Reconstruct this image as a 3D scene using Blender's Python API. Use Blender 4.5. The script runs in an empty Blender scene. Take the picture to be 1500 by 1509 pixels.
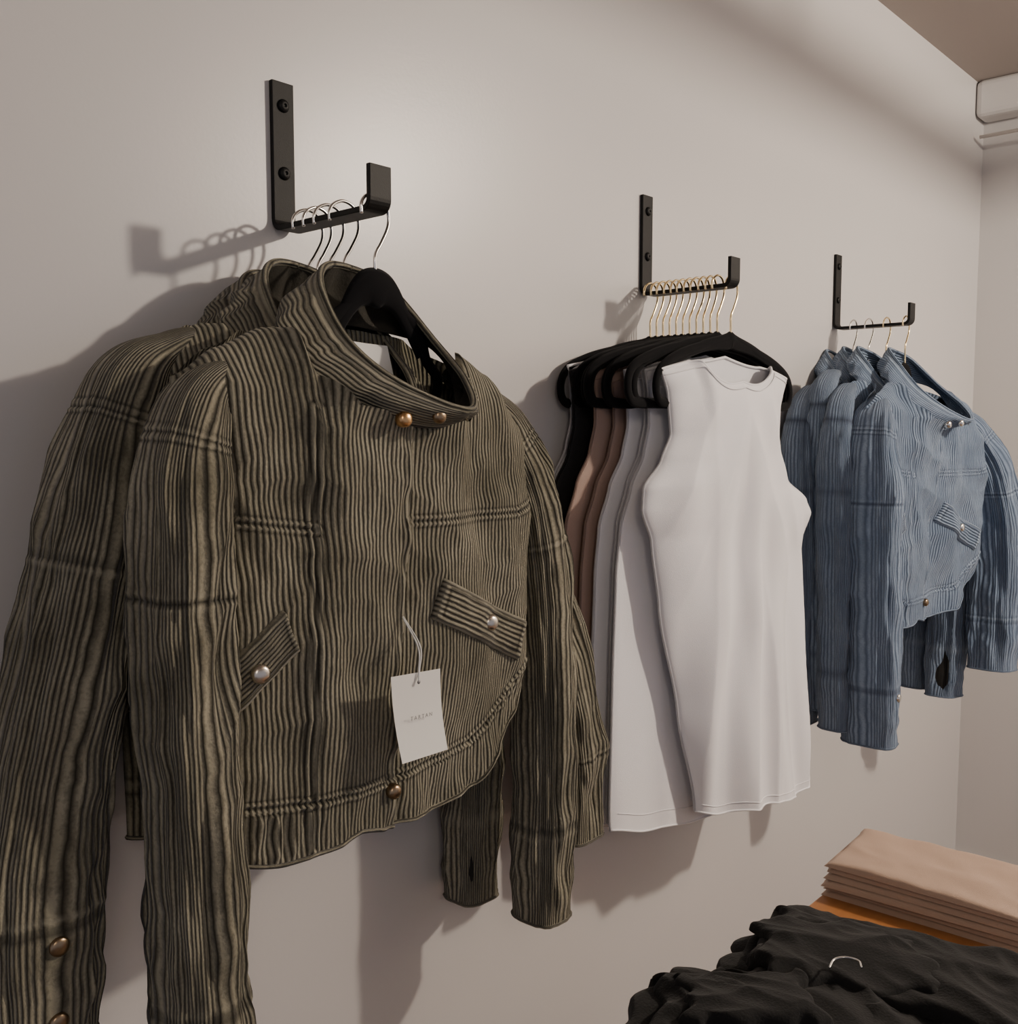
import bpy, math, random
from mathutils import Vector, noise, Matrix
random.seed(7)
S=bpy.context.scene

# ------------------------------------------------------------------ helpers
def catmull(P,n,closed=False):
    P=[Vector(p) for p in P]; out=[]; N=len(P)
    segs=N if closed else N-1
    for i in range(n if closed else n+1):
        a=i/n*segs; k=min(int(a),segs-1); t=a-k
        if closed: p0,p1,p2,p3=P[(k-1)%N],P[k%N],P[(k+1)%N],P[(k+2)%N]
        else:
            p1,p2=P[k],P[k+1]
            p0=P[k-1] if k>0 else p1*2-p2
            p3=P[k+2] if k+2<N else p2*2-p1
        out.append(0.5*((2*p1)+(p2-p0)*t+(2*p0-5*p1+4*p2-p3)*t*t+(3*p1-p0-3*p2+p3)*t**3))
    return out
def interp(pts,x):
    if x<=pts[0][0]: return pts[0][1]
    for (a,va),(b,vb) in zip(pts,pts[1:]):
        if x<=b:
            t=(x-a)/(b-a); t=t*t*(3-2*t)*0.5+t*0.5
            return va+(vb-va)*t
    return pts[-1][1]
def sm(a,b,x):
    t=max(0,min(1,(x-a)/(b-a))); return t*t*(3-2*t)
def nz(x,y,z=0): return noise.noise(Vector((x,y,z)))
def rg(x,y,z=0): return .35-abs(noise.noise(Vector((x,y,z))))*1.6

class MB:
    def __init__(s): s.v=[];s.f=[];s.m=[];s.uv=[];s.at=[];s.mats=[]
    def mat(s,m):
        if m not in s.mats: s.mats.append(m)
        return s.mats.index(m)
    def grid(s,P,UV,m,AT=None,closeu=False):
        mi=s.mat(m); b=len(s.v); R=len(P); Cn=len(P[0])
        for j in range(R):
            for i in range(Cn):
                s.v.append(P[j][i]); s.uv.append(UV[j][i]); s.at.append(AT[j][i] if AT else 0.0)
        for j in range(R-1):
            for i in range(Cn-1):
                s.f.append((b+j*Cn+i,b+j*Cn+i+1,b+(j+1)*Cn+i+1,b+(j+1)*Cn+i)); s.m.append(mi)
    def tube(s,pts,r,m,n=8,closed=False,flat=None,cap=True):
        mi=s.mat(m); b=len(s.v); N=len(pts); prev=None
        for k in range(N):
            a=pts[(k-1)%N] if (closed or k>0) else pts[k]
            c=pts[(k+1)%N] if (closed or k<N-1) else pts[k]
            T=(Vector(c)-Vector(a)).normalized()
            if prev is None:
                ref=Vector((0,1,0)) if abs(T.y)<.9 else Vector((1,0,0))
                A=(ref-T*ref.dot(T)).normalized()
            else: A=(prev-T*prev.dot(T)).normalized()
            prev=A; Bv=T.cross(A)
            rr=r[k] if isinstance(r,(list,tuple)) else r
            fa=flat if flat else 1.0
            for i in range(n):
                th=2*math.pi*i/n
                s.v.append(Vector(pts[k])+A*math.cos(th)*rr*fa+Bv*math.sin(th)*rr)
                s.uv.append((i/n*2*math.pi*rr,k*0.003)); s.at.append(0.0)
        for k in range(N if closed else N-1):
            k2=(k+1)%N
            for i in range(n):
                i2=(i+1)%n
                s.f.append((b+k*n+i,b+k*n+i2,b+k2*n+i2,b+k2*n+i)); s.m.append(mi)
        if cap and not closed:
            s.f.append(tuple(b+i for i in range(n))[::-1]); s.m.append(mi)
            s.f.append(tuple(b+(N-1)*n+i for i in range(n))); s.m.append(mi)
    def lathe(s,prof,O,ax,m,n=20):
        mi=s.mat(m); ax=Vector(ax).normalized(); ref=Vector((0,0,1)) if abs(ax.z)<.9 else Vector((1,0,0))
        A=(ref-ax*ref.dot(ax)).normalized(); Bv=ax.cross(A); b=len(s.v)
        for (r,h) in prof:
            for i in range(n):
                th=2*math.pi*i/n
                s.v.append(Vector(O)+ax*h+A*math.cos(th)*r+Bv*math.sin(th)*r); s.uv.append((0,0)); s.at.append(0.0)
        for k in range(len(prof)-1):
            for i in range(n):
                i2=(i+1)%n
                s.f.append((b+k*n+i,b+k*n+i2,b+(k+1)*n+i2,b+(k+1)*n+i)); s.m.append(mi)
        s.f.append(tuple(b+(len(prof)-1)*n+i for i in range(n))); s.m.append(mi)
    def box(s,a,c,m):
        mi=s.mat(m); b=len(s.v)
        for z in (a[2],c[2]):
            for (x,y) in ((a[0],a[1]),(c[0],a[1]),(c[0],c[1]),(a[0],c[1])):
                s.v.append(Vector((x,y,z))); s.uv.append((x,y)); s.at.append(0.0)
        for q in ((0,3,2,1),(4,5,6,7),(0,1,5,4),(1,2,6,5),(2,3,7,6),(3,0,4,7)):
            s.f.append(tuple(b+i for i in q)); s.m.append(mi)
    def build(s,name,parent=None,smooth=True,loc=None,rot=None,bevel=None):
        me=bpy.data.meshes.new(name)
        me.from_pydata([tuple(v) for v in s.v],[],s.f)
        for m in s.mats: me.materials.append(m)
        me.polygons.foreach_set("material_index",s.m)
        me.polygons.foreach_set("use_smooth",[smooth]*len(s.f))
        ul=me.uv_layers.new(name="UVMap")
        li=[0]*len(me.loops); me.loops.foreach_get("vertex_index",li)
        flat=[]
        for vi in li: flat+= [s.uv[vi][0],s.uv[vi][1]]
        ul.data.foreach_set("uv",flat)
        a=me.attributes.new("seam","FLOAT","POINT"); a.data.foreach_set("value",s.at)
        me.update()
        o=bpy.data.objects.new(name,me); S.collection.objects.link(o)
        if parent: o.parent=parent
        if loc: o.location=loc
        if rot: o.rotation_euler=rot
        if bevel:
            md=o.modifiers.new("bev","BEVEL"); md.width=bevel; md.segments=3; md.limit_method='ANGLE'
            for p in me.polygons: p.use_smooth=False
        return o
def empty(name,loc,rot=(0,0,0)):
    o=bpy.data.objects.new(name,None); o.empty_display_size=.05
    o.location=loc; o.rotation_euler=rot; S.collection.objects.link(o); return o

# ------------------------------------------------------------------ materials
def newmat(name):
    m=bpy.data.materials.new(name); m.use_nodes=True
    nt=m.node_tree; return m,nt,nt.nodes["Principled BSDF"]
def nd(nt,t,**k):
    n=nt.nodes.new(t)
    for a,v in k.items(): setattr(n,a,v)
    return n
def math_(nt,op,a,b=None,c=None):
    n=nd(nt,"ShaderNodeMath",operation=op)
    for i,v in enumerate((a,b,c)):
        if v is None: continue
        if isinstance(v,(int,float)): n.inputs[i].default_value=v
        else: nt.links.new(v,n.inputs[i])
    return n.outputs[0]
def mix(nt,f,a,b):
    n=nd(nt,"ShaderNodeMix",data_type='RGBA')
    for s_,v in ((n.inputs[0],f),(n.inputs[6],a),(n.inputs[7],b)):
        if isinstance(v,(int,float)): s_.default_value=v
        elif isinstance(v,tuple): s_.default_value=v if len(v)==4 else v+(1,)
        else: nt.links.new(v,s_)
    return n.outputs[2]
def simple(name,col,rough=.5,metal=0,spec=.5,noise_amt=.0,nscale=30,bump=0,bscale=200,sheen=0):
    m,nt,b=newmat(name)
    b.inputs["Base Color"].default_value=col+(1,); b.inputs["Roughness"].default_value=rough
    b.inputs["Metallic"].default_value=metal; b.inputs["Specular IOR Level"].default_value=spec
    if sheen: b.inputs["Sheen Weight"].default_value=sheen; b.inputs["Sheen Roughness"].default_value=.5
    tc=nd(nt,"ShaderNodeTexCoord")
    if noise_amt:
        n=nd(nt,"ShaderNodeTexNoise"); n.inputs["Scale"].default_value=nscale; n.inputs["Detail"].default_value=4
        nt.links.new(tc.outputs["Object"],n.inputs["Vector"])
        c=mix(nt,n.outputs[0],tuple(x*(1-noise_amt) for x in col),tuple(min(1,x*(1+noise_amt)) for x in col))
        nt.links.new(c,b.inputs["Base Color"])
    if bump:
        n=nd(nt,"ShaderNodeTexNoise"); n.inputs["Scale"].default_value=bscale; n.inputs["Detail"].default_value=3
        nt.links.new(tc.outputs["Object"],n.inputs["Vector"])
        bm=nd(nt,"ShaderNodeBump"); bm.inputs["Strength"].default_value=bump; bm.inputs["Distance"].default_value=.002
        nt.links.new(n.outputs[0],bm.inputs["Height"]); nt.links.new(bm.outputs[0],b.inputs["Normal"])
    return m
def corduroy(name,dark,light,light2,pitch=.0060,dist=.0014,seamdark=(.016,.015,.011),seamlight=(.33,.31,.235),bump=1.0,bd=.0026):
    m,nt,b=newmat(name)
    tc=nd(nt,"ShaderNodeTexCoord"); sep=nd(nt,"ShaderNodeSeparateXYZ")
    nt.links.new(tc.outputs["UV"],sep.inputs[0])
    def nois(scale,detail=2,vec=None,sc=None):
        n=nd(nt,"ShaderNodeTexNoise"); n.inputs["Scale"].default_value=scale; n.inputs["Detail"].default_value=detail
        src=vec or tc.outputs["UV"]
        if sc:
            mp=nd(nt,"ShaderNodeMapping"); mp.inputs["Scale"].default_value=sc
            nt.links.new(src,mp.inputs[0]); src=mp.outputs[0]
        nt.links.new(src,n.inputs["Vector"]); return n.outputs[0]
    d1=nois(9,2); d2=nois(40,2)
    u=math_(nt,'ADD',sep.outputs[0],math_(nt,'MULTIPLY',math_(nt,'SUBTRACT',d1,.5),dist*4))
    u=math_(nt,'ADD',u,math_(nt,'MULTIPLY',math_(nt,'SUBTRACT',d2,.5),dist*1.4))
    w=math_(nt,'SINE',math_(nt,'MULTIPLY',u,2*math.pi/pitch))
    w=math_(nt,'MULTIPLY_ADD',w,.5,.5)
    w=math_(nt,'POWER',w,.6)
    patch=nois(8,5); fuzz=nois(1,3,sc=(700,260,1)); mid=nois(1,4,sc=(220,34,1))
    lc=mix(nt,math_(nt,'MULTIPLY_ADD',patch,3.2,-1.2),light,light2)
    w2=math_(nt,'MULTIPLY',w,math_(nt,'MULTIPLY_ADD',mid,1.8,.05))
    w2=math_(nt,'MULTIPLY',w2,math_(nt,'MULTIPLY_ADD',fuzz,1.2,.40)); 
    n=nd(nt,"ShaderNodeClamp"); nt.links.new(w2,n.inputs[0]); w2=n.outputs[0]
    col=mix(nt,w2,dark,lc)
    at=nd(nt,"ShaderNodeAttribute",attribute_name="seam")
    neg=math_(nt,'MAXIMUM',math_(nt,'MULTIPLY',at.outputs["Fac"],-1),0)
    pos=math_(nt,'MAXIMUM',at.outputs["Fac"],0)
    col=mix(nt,math_(nt,'MINIMUM',math_(nt,'MULTIPLY',neg,.85),.9),col,seamdark)
    col=mix(nt,math_(nt,'MULTIPLY',math_(nt,'MINIMUM',pos,1),math_(nt,'MULTIPLY_ADD',mid,1.1,.05)),col,seamlight)
    nt.links.new(col,b.inputs["Base Color"])
    b.inputs["Roughness"].default_value=.9; b.inputs["Specular IOR Level"].default_value=.15
    b.inputs["Sheen Weight"].default_value=.15
    h=math_(nt,'ADD',w,math_(nt,'MULTIPLY',fuzz,.35))
    h=math_(nt,'ADD',h,math_(nt,'MULTIPLY',mid,.5))
    bm=nd(nt,"ShaderNodeBump"); bm.inputs["Strength"].default_value=bump; bm.inputs["Distance"].default_value=bd
    nt.links.new(h,bm.inputs["Height"]); nt.links.new(bm.outputs[0],b.inputs["Normal"])
    return m
olive=corduroy("olive_corduroy",(.026,.023,.016),(.34,.315,.235),(.165,.152,.105))
blue=corduroy("blue_corduroy",(.085,.12,.185),(.25,.325,.435),(.15,.21,.305),seamdark=(.05,.07,.115),seamlight=(.35,.43,.53),bump=.85,bd=.002)
lining=simple("dark_lining",(.012,.011,.010),.9)
olive_in=simple("olive_facing",(.030,.027,.020),.95,bump=.4,bscale=300)
blackiron=simple("black_powdercoat",(.005,.005,.005),.5,0,.22,.2,60,.15,900)
velvet=simple("black_velvet",(.004,.004,.005),.95,0,.15,sheen=.03)
chrome=simple("chrome_wire",(.80,.78,.74),.18,1)
gold=simple("brass_wire",(.92,.74,.44),.2,1)
snapm=simple("antique_nickel_snap",(.62,.56,.48),.25,1)
copper=simple("copper_snap",(.62,.38,.18),.28,1)
dullsnap=simple("aged_brass_snap",(.30,.22,.14),.3,1)
paper=simple("white_card",(.80,.79,.75),.6)
ink=simple("grey_ink",(.2,.2,.2),.7)
thread=simple("white_thread",(.7,.7,.68),.7)
def cotton(name,col,b=.25): return simple(name,col,.62,0,.4,.03,8,b,900,sheen=.1)
white=cotton("white_jersey",(.84,.83,.85)); brown=cotton("mocha_jersey",(.37,.255,.21)); black=cotton("black_jersey",(.009,.009,.010),.5)
greige=cotton("grey_jersey",(.55,.53,.52))
pink=cotton("blush_knit",(.50,.35,.26),.5)
blackcl=simple("black_cotton",(.011,.011,.011),.9,0,.2,.3,40,.5,300,sheen=.08)

# ------------------------------------------------------------------ room
def wallmat(name,col,rough,spec):
    m,nt,b=newmat(name)
    tc=nd(nt,"ShaderNodeTexCoord")
    n=nd(nt,"ShaderNodeTexNoise"); n.inputs["Scale"].default_value=1.3; n.inputs["Detail"].default_value=3
    nt.links.new(tc.outputs["Object"],n.inputs["Vector"])
    c=mix(nt,n.outputs[0],tuple(x*.98 for x in col),tuple(x*1.02 for x in col)); nt.links.new(c,b.inputs["Base Color"])
    b.inputs["Roughness"].default_value=rough; b.inputs["Specular IOR Level"].default_value=spec
    n2=nd(nt,"ShaderNodeTexNoise"); n2.inputs["Scale"].default_value=160; n2.inputs["Detail"].default_value=3
    nt.links.new(tc.outputs["Object"],n2.inputs["Vector"])
    bm=nd(nt,"ShaderNodeBump"); bm.inputs["Strength"].default_value=.05; bm.inputs["Distance"].default_value=.002
    nt.links.new(n2.outputs[0],bm.inputs["Height"]); nt.links.new(bm.outputs[0],b.inputs["Normal"])
    return m
wallp=wallmat("painted_drywall",(.605,.585,.575),.34,.55)
ceilp=wallmat("ceiling_paint",(.38,.335,.31),.9,.1)
def slab(name,a,c,m):
    q=MB(); q.box(a,c,m); return q.build(name,smooth=False)
XR=3.60; ZC=2.74
slab("wall_back",(-2.5,0,0),(XR+.1,.1,ZC),wallp)
slab("wall_right",(XR,-4.5,0),(XR+.1,0,ZC),wallp)
slab("ceiling",(-2.5,-4.5,ZC),(XR+.1,.1,ZC+.1),ceilp)
m,nt,b=newmat("floor_wood"); tc=nd(nt,"ShaderNodeTexCoord"); br=nd(nt,"ShaderNodeTexBrick")
br.inputs["Scale"].default_value=1; br.inputs["Brick Width"].default_value=1.2; br.inputs["Row Height"].default_value=.12; br.inputs["Mortar Size"].default_value=.002
br.inputs["Color1"].default_value=(.20,.15,.11,1); br.inputs["Color2"].default_value=(.15,.11,.08,1); br.inputs["Mortar"].default_value=(.03,.02,.02,1)
nt.links.new(tc.outputs["Object"],br.inputs["Vector"]); nt.links.new(br.outputs[0],b.inputs["Base Color"]); b.inputs["Roughness"].default_value=.5
slab("floor",(-2.5,-4.5,-.1),(XR+.1,.1,0),m)
trimm=simple("trim_paint",(.62,.58,.55),.5)
q=MB(); q.box((-2.5,-.014,0),(XR,0,.10),trimm); q.build("baseboard_back",smooth=False,bevel=.004)
q=MB(); q.box((XR-.014,-4.5,0),(XR,-.014,.10),trimm); q.build("baseboard_right",smooth=False,bevel=.004)
q=MB(); q.box((XR-.10,-4.5,2.62),(XR,0,ZC),wallp); q.build("trim_soffit",smooth=False,bevel=.02)
q=MB(); q.tube([Vector((XR-.10,-4.4,2.555)),Vector((XR-.10,-.02,2.555))],.006,trimm)
for yy in (-.5,-1.5,-2.7,-3.9): q.box((XR-.106,yy-.01,2.555),(XR-.094,yy+.01,2.62),trimm)
q.build("curtain_rod_rail")

# ------------------------------------------------------------------ wall brackets
def bracket(X):
    pts=[(-.004,2.045),(-.004,1.872)]
    for k in range(1,7):
        a=k/6*math.pi/2; pts.append((-.018+.014*math.cos(a),1.872-.014*math.sin(a)))
    pts.append((-.165,1.858))
    for k in range(0,7):
        a=k/6*math.pi/2; pts.append((-.182-.012*math.sin(a),1.870-.012*math.cos(a)))
    pts.append((-.194,1.908))
    q=MB(); mi=q.mat(blackiron); w=.0165; h=.0035; N=len(pts)
    for k,(y,z) in enumerate(pts):
        a=pts[max(0,k-1)]; c=pts[min(N-1,k+1)]; ty,tz=c[0]-a[0],c[1]-a[1]; l=math.hypot(ty,tz); ny,nz_=-tz/l,ty/l
        for (sx,sn) in ((-1,-1),(1,-1),(1,1),(-1,1)):
            q.v.append(Vector((X+sx*w,y+ny*h*sn,z+nz_*h*sn))); q.uv.append((0,0)); q.at.append(0.)
    for k in range(N-1):
        for i in range(4):
            i2=(i+1)%4; q.f.append((k*4+i,k*4+i2,(k+1)*4+i2,(k+1)*4+i)); q.m.append(mi)
    q.f.append((3,2,1,0)); q.m.append(mi); q.f.append(tuple((N-1)*4+i for i in range(4))); q.m.append(mi)
    for z in (2.015,1.93):
        q.lathe([(.0085,0),(.0085,.001),(.0075,.003),(.005,.0048),(.002,.005),(.0018,.003)],(X,-.0075,z),(0,-1,0),blackiron,20)
    return q.build("wall_mounted_garment_bracket",bevel=.0012)
BX=[.775,1.606,2.472]
for X in BX: bracket(X)

# ------------------------------------------------------------------ hangers
def hanger(loc,wire,drop=.105,half=.20,slope=.055,rot=0,flip=1,tilt=0,thick=.0055,endh=.03,yoke=.011):
    q=MB()
    top=.009
    P=[(-.021*flip,-.012),(-.021*flip,.0),(-.014*flip,top),(0,top+.005),(.015*flip,top),(.022*flip,-.006),(.021*flip,-.022),(.010*flip,-.042),(0,-.058),(0,-.08),(0,-drop)]
    q.tube(catmull([Vector((x,0,z)) for x,z in P],60),.0021,wire,8)
    z0=-drop
    L=[(0,z0+.006),(.03,z0),(half*.4,z0-slope*.28),(half*.7,z0-slope*.6),(half-.02,z0-slope),(half,z0-slope-.4*endh),(half-.004,z0-slope-endh*.85),(half-.03,z0-slope-endh)]
    L+=[(half*.5,z0-slope-endh)]
    full=[(x,z) for x,z in L]+[(-x,z) for x,z in L[::-1]][:-1]
    pts=catmull([Vector((x,0,z)) for x,z in full],120,True)
    q.tube(pts,thick,velvet,8,closed=True,flat=.6)
    arc=catmull([Vector((x,0,z)) for x,z in [(-half+.03,z0-slope+.004),(-half*.4,z0-slope*.3),(-.02,z0-.004),(0,z0),(.02,z0-.004),(half*.4,z0-slope*.3),(half-.03,z0-slope+.004)]],40)
    q.tube(arc,[thick+yoke*math.sin(math.pi*k/40)**2 for k in range(41)],velvet,8,flat=.4)
    return q.build("clothes_hanger",loc=loc,rot=(0,tilt,rot))

# ------------------------------------------------------------------ jacket
ZT=[(-.265,-.205),(-.22,-.174),(-.165,-.150),(-.145,-.150)]
NECKF=[(-.145,-.150),(-.135,-.200),(-.10,-.232),(0,-.250),(.06,-.240),(.10,-.198),(.115,-.160)]
NECKB=[(-.145,-.150),(-.10,-.140),(0,-.135),(.09,-.142),(.115,-.160)]
ZT2=[(.115,-.160),(.17,-.185),(.22,-.235),(.262,-.31)]
def ztop(x,front):
    if x<-.145: return interp(ZT,x)
    if x>.115: return interp(ZT2,x)
    return interp(NECKF if front else NECKB,x)
ZH=[(-.265,-.712),(-.20,-.720),(-.14,-.716),(-.09,-.708),(-.035,-.718),(.05,-.720),(.126,-.708),(.18,-.670),(.235,-.635),(.262,-.60)]
XL=[(-.72,-.240),(-.565,-.242),(-.40,-.255),(-.25,-.265),(-.1,-.268)]
XRr=[(-.72,.232),(-.637,.240),(-.565,.256),(-.45,.262),(-.1,.262)]
def segdist(px,pz,a,b):
    ax,az=a;bx,bz=b; dx,dz=bx-ax,bz-az; t=max(0,min(1,((px-ax)*dx+(pz-az)*dz)/(dx*dx+dz*dz)))
    return math.hypot(px-ax-dx*t,pz-az-dz*t)
SEAMS=[[(-.26,-.345),(-.143,-.362)],[(-.022,-.363),(.19,-.365),(.265,-.35)],[(-.143,-.235),(-.145,-.71)],
       [(-.25,-.652),(-.15,-.660),(-.02,-.662),(.10,-.652),(.18,-.615),(.25,-.57)],[(-.235,-.21),(-.228,-.34),(-.238,-.44)]]
PLX=[(-.75,-.036),(-.5,-.024),(-.37,-.019),(-.2,-.020)]
def seamval(d):
    if d>.011: return 0,0
    v=-1.0*math.exp(-(d/.0018)**2)+.8*math.exp(-((d-.0040)/.0016)**2)-.8*math.exp(-((d-.0078)/.0014)**2)
    h=-.0014*math.exp(-(d/.0020)**2)+.0010*math.exp(-((d-.004)/.002)**2)-.0006*math.exp(-((d-.0078)/.0014)**2)
    return v,h
def jacket(name,origin,cord,rot=0,seed=0,Df=.070,Db=.040,nx=110,ny=110,sl=None,sr=None,kR=0,detail=False,snap=None,crad=(.046,.05),rrad=(.043,.045),loc_tilt=0,cuffsnap=(0,0)):
    root=empty(name,origin,(0,loc_tilt,rot)); snap=snap or snapm
    def post(v):
        return Vector((v.x,v.y-kR*max(0,v.x-.02),v.z))
    def surf(x,z,front=True):
        a,b_=interp(XL,z),interp(XRr,z); s=max(-1,min(1,2*(x-a)/(b_-a)-1))
        xn=-.265+(s+1)/2*.527
        zt,zh=ztop(xn,front),interp(ZH,xn); t=max(0,min(1,(z-zh)/(zt-zh)))
        return F(s,t,x,z,xn,front)
    def F(s,t,x,z,xn,front):
        e=max(0,1-abs(s)**5)**.6
        g=max(0,1-t**5)**.5
        if front: nk=.18+.98*sm(-.17,-.11,xn)*(1-sm(.065,.125,xn))
        else: nk=.22+.95*sm(-.20,-.13,xn)*(1-sm(.10,.17,xn))
        D=(Df if front else Db)*e*(g+(1-g)*nk)
        if front: D*=(.72+.30*sm(0,.9,t))
        sg=-1 if front else 1
        am=min(1,e*1.3)*(1-.9*sm(.93,1,t)*(1-nk)); kf=min(1,Df/.06)
        w=.016*rg(x*7+z*1.2+seed,z*1.6,seed)*(1-.5*t)+.006*nz(x*20+z*5,z*4,seed+3)+.0014*nz(x*50,z*26,seed+5)
        w+=.011*rg(x*6+z*9,z*3-x*4,seed+11)*sm(.2,.5,t)
        w+=.0045*rg(x*15-z*11,z*12+x*8,seed+15)
        w+=.0045*math.sin(38*(x*.9+z*.55)+3*nz(x*6,z*6,seed))*sm(-.5,-.25,z)*(1-sm(-.22,-.16,z))*sm(-.02,-.16,x)
        w+=.005*math.sin(44*(x-z*.25)+4*nz(x*5,z*4,seed+9))*sm(-.33,-.5,z)*.7
        y=sg*(D+w*am*kf)
        if front:
            px=interp(PLX,z)+.0045*nz(z*22,seed,1)
            y-= .0115*sm(px-.16,px-.10,x)*(1-sm(px-.0012,px+.0012,x))*am
            y-= .0045*math.exp(-((x-px+.007)/.007)**2)*math.sin(z*80+2*nz(z*8,0,seed))*0.8
        hb=z-interp(ZH,xn)
        if hb<.055:
            y+=sg*(.0030*math.sin(x*330+3*nz(x*30,z*20,seed))*(.25+.75*sm(-.13,-.18,x)+.3*sm(.12,.18,x)))*sm(.06,.045,hb)*am*sm(.0,.012,hb)
            y+=sg*.003*am
        return y
    q=MB()
    for front in (True,False):
        NX=nx if front else max(40,nx//3); NY=ny if front else max(40,ny//3)
        P=[];U=[];A=[]
        for j in range(NY+1):
            t=j/NY; r=[];ru=[];ra=[]
            for i in range(NX+1):
                s=-1+2*i/NX; s=math.sin(s*math.pi/2)*.35+s*.65
                xn=-.265+(s+1)/2*.527
                zt,zh=ztop(xn,front),interp(ZH,xn); z=zh+(zt-zh)*t
                a,b_=interp(XL,z),interp(XRr,z); x=a+(b_-a)*(s+1)/2
                x+=.004*nz(z*9,s*2,seed+1)*(1-t)
                y=F(s,t,x,z,xn,front)
                av=0
                if front:
                    for sg in SEAMS:
                        for a1,b1 in zip(sg,sg[1:]):
                            d=segdist(x,z,a1,b1)
                            if d<.011:
                                v,h=seamval(d); 
                                if abs(v)>abs(av): av=v
                                y-=h
                    px=interp(PLX,z)+.0045*nz(z*22,seed,1)
                    if abs(x-px)<.016 and z>-.72:
                        if x>px: av=-1.0*math.exp(-((x-px)/.004)**2)
                        else: av=.9*math.exp(-((x-px+.003)/.003)**2)-.8*math.exp(-((x-px+.0095)/.0018)**2)
                r.append(post(Vector((x,y,z)))); ru.append((xn+ (0 if front else 1),z)); ra.append(av)
            P.append(r);U.append(ru);A.append(ra)
        q.grid(P,U,cord,A)
        q.tube([Vector(p) for p in P[0]],.0026,cord,6)
    q.build("body",root)
    # ---- collar
    base=[(0,.046,-.132),(-.08,.040,-.134),(-.140,.0,-.146),(-.146,-.040,-.200),(-.10,-.074,-.236),(0,-.092,-.256),(.06,-.076,-.242),(.108,-.022,-.192),(.102,.022,-.150)]
    rim =[(.0,.050,-.062),(-.048,.038,-.068),(-.080,.0,-.104),(-.082,-.05,-.162),(-.050,-.102,-.208),(.022,-.138,-.236),(.068,-.086,-.198),(.082,-.015,-.146),(.054,.036,-.082)]
    NC=200; B=catmull(base,NC,True); R=catmull(rim,NC,True); cen=Vector((0,-.03,-.16)); NR=24
    P=[];U=[];A=[]
    for j in range(NR+1):
        t=j/NR; row=[];ru=[];ra=[]
        for i in range(NC+1):
            k=i%NC; b_=B[k];r_=R[k]; p=b_.lerp(r_,t)
            out=Vector((b_.x-cen.x,b_.y-cen.y,0)).normalized()
            ang=i/NC*2*math.pi; ca,sa=math.cos(ang),math.sin(ang)
            p=p+out*(.014*math.sin(math.pi*t)+.010*rg(ca*2.2+t*.8,sa*2.2,t*1.2+seed)*math.sin(math.pi*min(1,t*.9+.1))+.0026*math.sin(ang*17+5*nz(ca*2,sa*2,seed))*math.sin(math.pi*t))
            av=0
            if t>.9: av=.6
            if abs(t-.84)<.03: av=-.8
            if t<.06: av=-1
            elif t<.14: av=.7
            row.append(post(p)); ru.append((t*.075,i/NC*.55)); ra.append(av)
        P.append(row);U.append(ru);A.append(ra)
    c=MB(); c.grid(P,U,cord,A)
    P2=[]
    for j in range(NR+1):
        row=[]
        for i in range(NC+1):
            p=Vector(P[j][i]); ctr=Vector((cen.x,cen.y,p.z)); d=(ctr-p); d.z=0; d.normalize()
            row.append(p+d*.006)
        P2.append(row)
    c.grid(P2,U,cord if cord is blue else olive_in)
    rp=[(P[NR][i]+P2[NR][i])/2 for i in range(NC)]
    c.tube(rp,.0045,cord,8,closed=True)
    c.build("collar",root)
    # ---- sleeves
    def sleeve(path,rx,ry,nm,sd,sgn,ns):
        M=190 if detail else 80; N=96 if detail else 40
        pts=catmull([Vector(p) for p in path],M)
        L=[0]
        for a,b_ in zip(pts,pts[1:]): L.append(L[-1]+(b_-a).length)
        T=L[-1]; P=[];U=[];A=[]
        lseam=[.150,.305,T-.135,T-.012]
        for k in range(M+1):
            a=pts[max(0,k-1)];c_=pts[min(M,k+1)];tg=(c_-a).normalized()
            ax=Vector((-tg.z,0,tg.x))
            l=L[k]
            gx=interp([(0,.010),(.05,.017),(.12,rx*.76),(.2,rx*.97),(.5,rx*.98),(T-.13,rx*1.04),(T,rx*.96)],l)
            gy=interp([(0,.012),(.05,.024),(.12,ry*.74),(.25,ry),(.5,ry),(T-.13,ry),(T,ry*.95)],l)
            row=[];ru=[];ra=[]
            endk=1-.75*sm(T-.06,T,l)
            for i in range(N+1):
                th=2*math.pi*i/N; cs,sn=math.cos(th),math.sin(th)
                fo=sm(.06,.2,l)*endk
                w=fo*(.011*rg(cs*1.3+sd,sn*1.3,l*3)*.8+.009*rg(cs*1.2+l*3,sn*1.2+sd,l*8)+.0015*nz(cs*3,sn*3+sd,l*20)+.0012*math.sin(l*70+6*sn*sgn+5*nz(cs*2,sn*2,l*8+sd))*(.3+sm(T-.3,T-.13,l)))
                w+=fo*.008*rg(cs*3.2+sd,sn*3.2,l*1.6)
                w+=fo*.0012*rg(cs*5+l*12,sn*5+sd,l*26)
                pw=abs(cs)**.62*(1 if cs>0 else -1); ps=abs(sn)**.62*(1 if sn>0 else -1)
                pw*= .92; ps*=.92
                av=0;hh=0
                for ls in lseam[:3]:
                    d=abs(l-ls)
                    if d<.011: av,hh=seamval(d); hh*=.7
                dth=abs(((th+math.pi/2+ (0.35*sgn)) +math.pi)%(2*math.pi)-math.pi)*.06
                if l>.16 and l<T-.13 and dth<.011:
                    v,h=seamval(dth); 
                    if abs(v)>abs(av): av,hh=v,h
                p=pts[k]+ax*(pw*(gx+w+hh))+Vector((0,ps*(gy+w+hh),0))
                row.append(post(p)); ru.append((i/N*.34,l)); ra.append(av)
            P.append(row);U.append(ru);A.append(ra)
        sM=MB(); sM.grid(P,U,cord,A)
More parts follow.
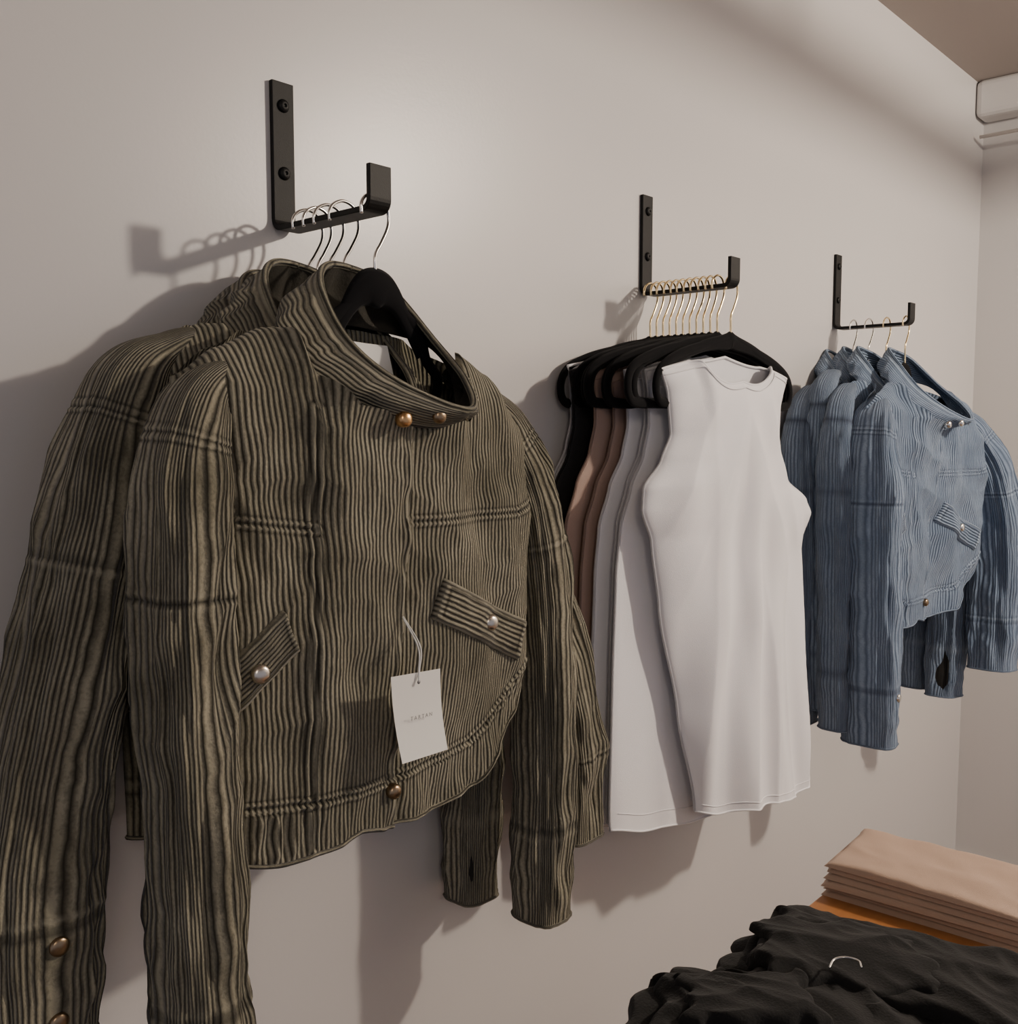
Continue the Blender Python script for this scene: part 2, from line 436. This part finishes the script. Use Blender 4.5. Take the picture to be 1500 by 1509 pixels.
        sM.tube([Vector(p) for p in P[M][:-1]],.0026,cord,6,closed=True)
        cs_=[post(pts[M]),post(pts[M-10])]
        q2=[[Vector(P[M][i]).lerp(cs_[0],.10)+Vector((0,0,.002)) for i in range(N+1)],[Vector(P[M-10][i]).lerp(cs_[1],.25) for i in range(N+1)],[Vector(P[M-10][i]).lerp(cs_[1],.98) for i in range(N+1)]]
        sM.grid(q2,[U[M],U[M-8],U[M-8]],lining)
        for dl in (.115,.035)[:ns]:
            kk=min(range(M+1),key=lambda k:abs(L[k]-(T-dl))); ii=int(N*.76) if sgn<0 else int(N*.70)
            O=Vector(P[kk][ii]); d=(O-post(pts[kk])); d.z=0; d.normalize()
            sM.lathe([(.0095,-.003),(.0095,.002),(.008,.0035),(.005,.0045),(.001,.005)],O,d,snap,20)
        sM.build(nm,root)
    sleeve(sl,crad[0],crad[1],"sleeve_left",seed*3.1+1,-1,cuffsnap[0])
    sleeve(sr,rrad[0],rrad[1],"sleeve_right",seed*2.3+7,1,cuffsnap[1])
    # ---- pocket flaps
    def flap(c4,nm,sx,sz):
        NXf,NYf=46,18; P=[];U=[];A=[]
        (x0,z0),(x1,z1),(x2,z2),(x3,z3)=c4
        hgt=math.hypot(x0-x3,z0-z3)
        for j in range(NYf+1):
            v=j/NYf; row=[];ru=[];ra=[]
            for i in range(NXf+1):
                u=i/NXf
                x=(x0*(1-u)+x1*u)*(1-v)+(x3*(1-u)+x2*u)*v; z=(z0*(1-u)+z1*u)*(1-v)+(z3*(1-u)+z2*u)*v
                ed=min(u*3.5,(1-u)*3.5,v,1-v); o=.0085*sm(-.02,.08,ed)-.002
                y=surf(x,z)-o-.0012*nz(x*50,z*50,seed)
                dm=min(u*2.2,(1-u)*2.2,v,1-v)
                av=-.9 if .12<dm<.18 else (.7 if dm<.12 else 0)
                if dm<.02: av=-1
                row.append(post(Vector((x,y,z)))); ru.append((v*hgt,u*.15)); ra.append(av)
            P.append(row);U.append(ru);A.append(ra)
        fm=MB(); fm.grid(P,U,cord,A)
        y=surf(sx,sz)-.0085
        fm.lathe([(.0105,-.003),(.0105,.0015),(.009,.0035),(.006,.005),(.001,.0055)],post(Vector((sx,y,sz))),(-.15,-1,.1),snap,24)
        fm.build(nm,root)
    flap([(-.245,-.508),(-.178,-.442),(-.160,-.490),(-.242,-.574)],"pocket_flap_left",-.203,-.508)
    flap([(.038,-.432),(.215,-.512),(.205,-.568),(.024,-.482)],"pocket_flap_right",.132,-.502)
    sn=MB()
    for (x,z,mm,dy) in ((-.042,-.672,dullsnap,.005),(-.052,-.246,copper if cord is olive else snap,.010)):
        y=surf(x,z)-dy
        sn.lathe([(.009,-.006),(.009,.0015),(.0075,.0035),(.005,.005),(.001,.0055)],post(Vector((x,y,z))),(-.1,-1,.05),mm,24)
    k=int(NC*4.75/9)
    O=Vector(P[int(NR*.55)][k]); d=Vector((O.x-cen.x,O.y-cen.y,0)).normalized()
    sn.lathe([(.0085,-.002),(.0085,.0015),(.007,.0035),(.005,.005),(.001,.0055)],O,d,dullsnap if cord is olive else snap,24)
    O=Vector(P2[int(NR*.6)][int(NC*5.3/9)]); d=-Vector((O.x-cen.x,O.y-cen.y,0)).normalized()
    sn.lathe([(.007,-.001),(.007,.002),(.004,.0035),(.001,.004)],O,d,snap,20)
    sn.build("snaps",root)
    return root,surf,post

SL=[(-.15,0,-.184),(-.20,-.005,-.194),(-.242,-.012,-.230),(-.264,-.018,-.30),(-.272,-.022,-.42),(-.270,-.025,-.60),(-.264,-.028,-.78),(-.260,-.03,-.97)]
SR=[(.12,.0,-.188),(.165,0,-.207),(.222,0,-.257),(.268,0,-.335),(.302,.005,-.46),(.320,.008,-.62),(.327,.01,-.80),(.324,.012,-.985)]
ZA=1.857
root,surf,post=jacket("corduroy_jacket",(.77,-.19,ZA),olive,seed=1,nx=360,ny=320,sl=SL,sr=SR,detail=True)
q=MB()
lab=[[Vector((-.032+.076*i/8,.026+.008*math.cos((i-4)/4*1.2)-.012*(j/4),-.150-.040*j/4-.004*i/8)) for i in range(9)] for j in range(5)]
q.grid(lab,[[(0,0)]*9]*5,paper); q.build("neck_label",root)
q=MB()
tg=[(-.078,-.525),(-.001,-.530),(.011,-.628),(-.062,-.626)]
yb=-.112
P=[]
for j in range(7):
    v=j/6;row=[]
    for i in range(6):
        u=i/5; x=(tg[0][0]*(1-u)+tg[1][0]*u)*(1-v)+(tg[3][0]*(1-u)+tg[2][0]*u)*v; z=(tg[0][1]*(1-u)+tg[1][1]*u)*(1-v)+(tg[3][1]*(1-u)+tg[2][1]*u)*v
        row.append(Vector((x,yb+.004*math.sin(v*3)+.003*u,z)))
    P.append(row)
q.grid(P,[[(0,0)]*6]*7,paper)
q.lathe([(.0022,0),(.0022,.0006)],(-.038,yb-.0008,-.538),(0,-1,0),ink,12)
q.tube(catmull([(-.030,surf(-.03,-.47)-.004,-.470),(-.034,-.108,-.50),(-.037,-.112,-.525),(-.038,yb-.001,-.538)],20),.0009,thread,6)
q.tube(catmull([(-.028,surf(-.03,-.47)-.003,-.470),(-.029,-.106,-.50),(-.034,-.110,-.525),(-.038,yb-.001,-.538)],20),.0009,thread,6)
q.build("hang_tag",root)
def text(body,size,loc,rot,parent,nm):
    cu=bpy.data.curves.new(nm,"FONT"); cu.body=body; cu.size=size; cu.align_x='CENTER'; cu.extrude=.0001
    cu.materials.append(ink); o=bpy.data.objects.new(nm,cu); S.collection.objects.link(o); o.parent=parent; o.location=loc; o.rotation_euler=rot
text("T A R T A N",.0062,(-.034,yb-.0008,-.580),(math.radians(90),math.radians(2),0),root,"tag_text")

SL2=[(-.15,0,-.164),(-.19,0,-.172),(-.235,0,-.205),(-.262,0,-.275),(-.292,0,-.40),(-.335,-.005,-.56),(-.362,-.01,-.70),(-.368,-.012,-.87)]
SR2=[(.12,.0,-.176),(.18,0,-.205),(.26,0,-.28),(.33,0,-.38),(.40,-.01,-.52),(.45,-.02,-.66),(.475,-.02,-.78),(.478,-.02,-.92)]
jacket("corduroy_jacket",(.745,-.118,ZA+.008),olive,seed=4,nx=120,ny=120,Df=.045,Db=.03,sl=SL2,sr=SR2,detail=True,crad=(.058,.050),rrad=(.048,.045),cuffsnap=(2,0),snap=dullsnap)
SL3=[(x+.03,y,z-.01) for x,y,z in SL2]
jacket("corduroy_jacket",(.745,-.068,ZA+.0),olive,seed=9,nx=90,ny=90,Df=.035,Db=.025,sl=SL3,sr=SR,crad=(.045,.04),rrad=(.045,.04))
hanger((.775,-.186,ZA+.006),chrome,rot=.05,drop=.096,half=.105,slope=.080,thick=.008,endh=.055,yoke=.016)
for y,wm,fl in ((-.128,chrome,1),(-.098,chrome,1),(-.075,chrome,1),(-.055,chrome,1)):
    hanger((.775,y,ZA+.006),wm,drop=.115,half=.11,slope=.065,endh=.02,rot=random.uniform(-.08,.08),flip=fl)

# ------------------------------------------------------------------ blue jackets
OB=2.45
SRb=[(.12,.0,-.186),(.165,0,-.208),(.225,0,-.262),(.27,-.01,-.34),(.30,-.02,-.46),(.32,-.02,-.60),(.325,-.02,-.74),(.322,-.02,-.89)]
rootb,sb,pb=jacket("corduroy_jacket",(OB,-.205,ZA),blue,seed=12,nx=170,ny=160,sl=SL,sr=SRb,kR=.34,detail=True,crad=(.046,.068),rrad=(.045,.058),snap=chrome,cuffsnap=(1,0))
for i,(y,dx,dz) in enumerate(((-.135,-.02,.006),(-.085,.01,.010),(-.045,-.0,.004))):
    jacket("corduroy_jacket",(OB+dx,y,ZA+dz),blue,seed=20+i*3,nx=80,ny=80,Df=.04,Db=.025,sl=[(x-.01*i,yy,z+.02+.03*(i==1)) for x,yy,z in SL],sr=SR,kR=.30-.12*i,crad=(.045,.042),rrad=(.043,.042),snap=chrome,cuffsnap=(1,0))
for y in (-.182,-.135,-.09,-.05): hanger((2.472,y,ZA+.006),gold if y<-.1 else chrome,drop=.115,half=.10,slope=.065,endh=.02,rot=random.uniform(-.1,.1))

# ------------------------------------------------------------------ sleeveless tops
def tank(name,origin,mat,seed,Df=.02,Db=.012,nx=70,ny=90,hem=None,xl=None,xr=None,rot=0,neck=-.194,ff=1.0):
    root=MB()
    XLt=xl or [(-1.0,-.285),(-.90,-.29),(-.67,-.285),(-.50,-.278),(-.42,-.268),(-.353,-.240),(-.30,-.205),(-.25,-.190),(-.20,-.192),(-.14,-.205)]
    XRt=xr or [(-1.0,.345),(-.90,.345),(-.67,.312),(-.50,.290),(-.43,.340),(-.40,.315),(-.36,.235),(-.30,.190),(-.214,.194),(-.15,.222)]
    HM=hem or [(-1,-.93),(-.6,-.965),(-.2,-.985),(.3,-.985),(.7,-.96),(1,-.90)]
    def zt(s,front):
        a=abs(s)
        sh=-.118-.04*a
        if a<.55:
            d=(neck if front else neck+.045)-(-.14)
            sh+= d*(max(0,1-(a/.55)**2.6))**.8*1.0
        return sh
    for front in (True,False):
        P=[];U=[]
        for j in range(ny+1):
            t=j/ny;row=[];ru=[]
            for i in range(nx+1):
                s=-1+2*i/nx; s=math.sin(s*math.pi/2)*.3+s*.7
                zT=zt(s,front); zh=interp(HM,s); z=zh+(zT-zh)*t
                a,b_=interp(XLt,z),interp(XRt,z); x=a+(b_-a)*(s+1)/2
                e=max(0,1-abs(s)**2.6)**.6; g=max(0.0,1-t**9)**.5
                D=(Df if front else Db)*e*(g*.9+.1+.5*(1-g)*(1-sm(.5,.65,abs(s))))
                k=sm(1.0,.25,t)
                w=(.016*nz(x*7+seed,z*.9,seed)+.006*nz(x*17+z*1.5,z*1.2,seed+4))*k+.005*math.sin(60*x*(1+.25*z)+3*nz(x*4,z*2,seed))*k
                w+=.020*rg(x*8+z*.8+seed,z*.6,seed+2)*k
                w+=.003*nz(x*14-z*10,z*4+x*5,seed+8)*sm(.35,.8,t)*sm(1.0,.85,t)
                w+=.009*rg((abs(x)+z*.5)*9,z*1.2+x,seed+6)*sm(.35,.75,t)*sm(1.0,.85,t)
                y=(-1 if front else 1)*(D)+ (-w*ff*e*(Df/.03 if Df<.03 else 1.2))
                if not front: y=max(y,-D*.2)
                z2=z+.006*nz(s*3,seed,0)*(1-t)
                row.append(Vector((x,y,z2))); ru.append((x,z))
            P.append(row);U.append(ru)
        root.grid(P,U,mat)
        for pl,rr in ((P[ny],.0028),(P[0],.0020)):
            root.tube([Vector(p) for p in pl],rr,mat,6)
        root.tube([Vector(P[j][0]) for j in range(ny+1)],.0025,mat,6); root.tube([Vector(P[j][nx]) for j in range(ny+1)],.0025,mat,6)
        root.tube([Vector(P[3][i])+Vector((0,-.0006 if front else .0006,0)) for i in range(2,nx-1)],.0007,mat,5)
        nb=[Vector(P[ny-2][i])+Vector((0,-.0012 if front else .0012,0)) for i in range(nx+1)]
        root.tube(nb,.0012,mat,5)
    return root.build(name,loc=origin,rot=(0,0,rot))
XLf=[(-1.0,-.09),(-.93,-.10),(-.75,-.160),(-.56,-.222),(-.44,-.248),(-.39,-.275),(-.353,-.272),(-.31,-.222),(-.266,-.194),(-.20,-.204),(-.14,-.234)]
HMf=[(-1,-.945),(-.7,-.960),(-.2,-.972),(.3,-.995),(.75,-1.0),(1,-.925)]
cx_=1.606
tank("sleeveless_shirt",(cx_,-.19,ZA),white,3,Df=.045,Db=.014,nx=140,ny=160,hem=HMf,xl=XLf,ff=1.5)
for y,mt,sd,dx,dz in ((-.155,white,5,-.012,.0),(-.136,white,6,-.0,.005),(-.118,white,11,-.022,.0),(-.098,brown,7,-.035,.0),(-.078,brown,8,-.065,.004),(-.060,greige,9,-.03,.0),(-.042,black,10,-.075,.0),(-.024,white,12,-.06,.01)):
    tank("sleeveless_shirt",(cx_+dx,y,ZA+dz),mt,sd,Df=.012,Db=.006,nx=60,ny=80,rot=random.uniform(-.02,.02))
ys=[-.184]+[-.024-.0145*i for i in range(11)]
for i,y in enumerate(sorted(ys)):
    hanger((cx_+(.01 if i==0 else -.012),y,ZA+.006),gold,drop=.102,half=.245 if i==0 else .270+random.uniform(-.022,.012),slope=.055,rot=random.uniform(-.06,.06),flip=1,thick=.0085,endh=.062,yoke=.008)

# ------------------------------------------------------------------ display table with folded clothes
woodm,nt,b=newmat("oak_wood"); tc=nd(nt,"ShaderNodeTexCoord"); mp=nd(nt,"ShaderNodeMapping"); mp.inputs["Scale"].default_value=(3,40,40)
n=nd(nt,"ShaderNodeTexNoise"); n.inputs["Scale"].default_value=1.5; n.inputs["Detail"].default_value=5
nt.links.new(tc.outputs["Object"],mp.inputs[0]); nt.links.new(mp.outputs[0],n.inputs["Vector"])
nt.links.new(mix(nt,n.outputs[0],(.46,.20,.065),(.30,.12,.035)),b.inputs["Base Color"]); b.inputs["Roughness"].default_value=.4
q=MB(); TZ=.90
q.box((.78,-1.12,TZ-.03),(1.64,-.49,TZ),woodm)
q.box((.82,-1.08,TZ-.10),(1.60,-1.06,TZ-.03),woodm); q.box((.82,-.55,TZ-.10),(1.60,-.53,TZ-.03),woodm)
q.box((.82,-1.06,TZ-.10),(.84,-.55,TZ-.03),woodm); q.box((1.58,-1.06,TZ-.10),(1.60,-.55,TZ-.03),woodm)
for x in (.81,1.56):
    for y in (-1.09,-.57): q.box((x,y,0),(x+.05,y+.05,TZ-.03),woodm)
q.build("display_table",bevel=.003)
def pad(mb,cx,cy,sx,sy,z0,h,rot,mat,seed,wr=.006,nx=70,ny=70,skew=0,lump=.05):
    P=[];U=[];ca,sa=math.cos(rot),math.sin(rot)
    for j in range(ny+1):
        row=[];ru=[]
        for i in range(nx+1):
            u=-1+2*i/nx; v=-1+2*j/ny
            u2=math.sin(u*math.pi/2)*.6+u*.4; v2=math.sin(v*math.pi/2)*.6+v*.4
            e=max(0,1-abs(u)**9)**.5*max(0,1-abs(v)**9)**.5
            x=u2*sx/2*(1+lump*2*nz(v*2.5,seed,1)); y=v2*sy/2*(1+lump*2*nz(u*2.5,seed,4))+skew*x
            w=wr*(1.4*nz(x*9+seed,y*9,seed)+1.8*rg(x*10+seed,y*6,seed+2)+.8*rg(x*22-y*12,y*18,seed+5))*e
            row.append(Vector((cx+x*ca-y*sa,cy+x*sa+y*ca,max(z0,z0+h*e+w)))); ru.append((x,y))
        P.append(row);U.append(ru)
    mb.grid(P,U,mat)
    b0=[[Vector((p.x,p.y,z0)) for p in (r[0],r[-1])] for r in (P[0],P[-1])]
    mb.grid(b0,[[(0,0)]*2]*2,mat)
q=MB()
for k in range(6):
    pad(q,1.478+.006*nz(k*1.7,1,2),-.70+.008*nz(k*1.3,4,2),.175-.003*k+(.012 if k==5 else 0),.43,TZ+.0085*k,.0085 if k<5 else .011,.06+.04*nz(k*2.3,5,1),pink,k*3.3,wr=.0006 if k<5 else .004,nx=40,ny=40,lump=.01)
q.build("folded_blush_shirt_stack")
q=MB()
pad(q,1.150,-.71,.29,.44,TZ,.014,.12,blackcl,1,.003,lump=.08)
pad(q,1.175,-.70,.24,.42,TZ+.011,.016,.02,blackcl,2,.006,lump=.08)
pad(q,1.195,-.665,.17,.32,TZ+.024,.018,.22,blackcl,3,.008,lump=.10)
pad(q,1.085,-.70,.19,.30,TZ+.014,.020,-.35,blackcl,8,.008,lump=.12)
pad(q,1.165,-.615,.15,.20,TZ+.036,.014,.60,blackcl,9,.008,lump=.12)
pad(q,.945,-.625,.27,.34,TZ,.016,.12,blackcl,5,.007,lump=.08)
pad(q,.965,-.62,.20,.27,TZ+.014,.020,.45,blackcl,6,.009,lump=.12)
pad(q,.995,-.575,.11,.15,TZ+.032,.018,.70,blackcl,7,.008,lump=.12)
q.build("folded_black_clothes_pile")
q=MB()
P_=[(0,0),(.012,.018),(.03,.022),(.046,.012),(.046,-.004)]
q.tube(catmull([Vector((x*.8,y*.8,0)) for x,y in P_],40),.0014,chrome,8)
q.build("loose_hanger_hook",loc=(1.090,-.63,TZ+.060),rot=(.1,-.1,-.9))

# ------------------------------------------------------------------ added shadow rail + lights
q=MB(); q.box((.2,-1.44,2.54),(3.3,-1.38,2.60),blackiron)  # unseen rail, added to cast the soft shadow band high on the wall
for x in (.5,1.5,2.5,3.2): q.tube([Vector((x,-1.41,2.60)),Vector((x,-1.41,ZC))],.006,blackiron)
q.build("unseen_shadow_rail",bevel=.003)
def lamp(name,loc,en,col,rad):
    l=bpy.data.lights.new(name,'POINT'); l.energy=en; l.color=col; l.shadow_soft_size=rad
    o=bpy.data.objects.new(name,l); o.location=loc; S.collection.objects.link(o); return o
lamp("track_spot_key",(2.65,-2.1,2.62),188,(1,.865,.715),.055)
lamp("warm_fill_left",(-.9,-2.6,2.5),36,(1,.86,.72),.3)  # added warm fill from the left front, not a real fixture
w=bpy.data.worlds.new("World"); S.world=w; w.use_nodes=True
w.node_tree.nodes["Background"].inputs[0].default_value=(.84,.85,1.0,1); w.node_tree.nodes["Background"].inputs[1].default_value=.40

# ------------------------------------------------------------------ camera
cd=bpy.data.cameras.new("Camera"); cam=bpy.data.objects.new("Camera",cd); S.collection.objects.link(cam)
cd.sensor_fit='HORIZONTAL'; cd.sensor_width=36; cd.lens=36*1450/1500; cd.clip_start=.02
p=math.atan(122/1450); th=math.radians(42.1)
cam.location=(0,-1.1,1.6); cam.rotation_euler=(math.pi/2-p,0,th-math.pi/2)
S.camera=cam
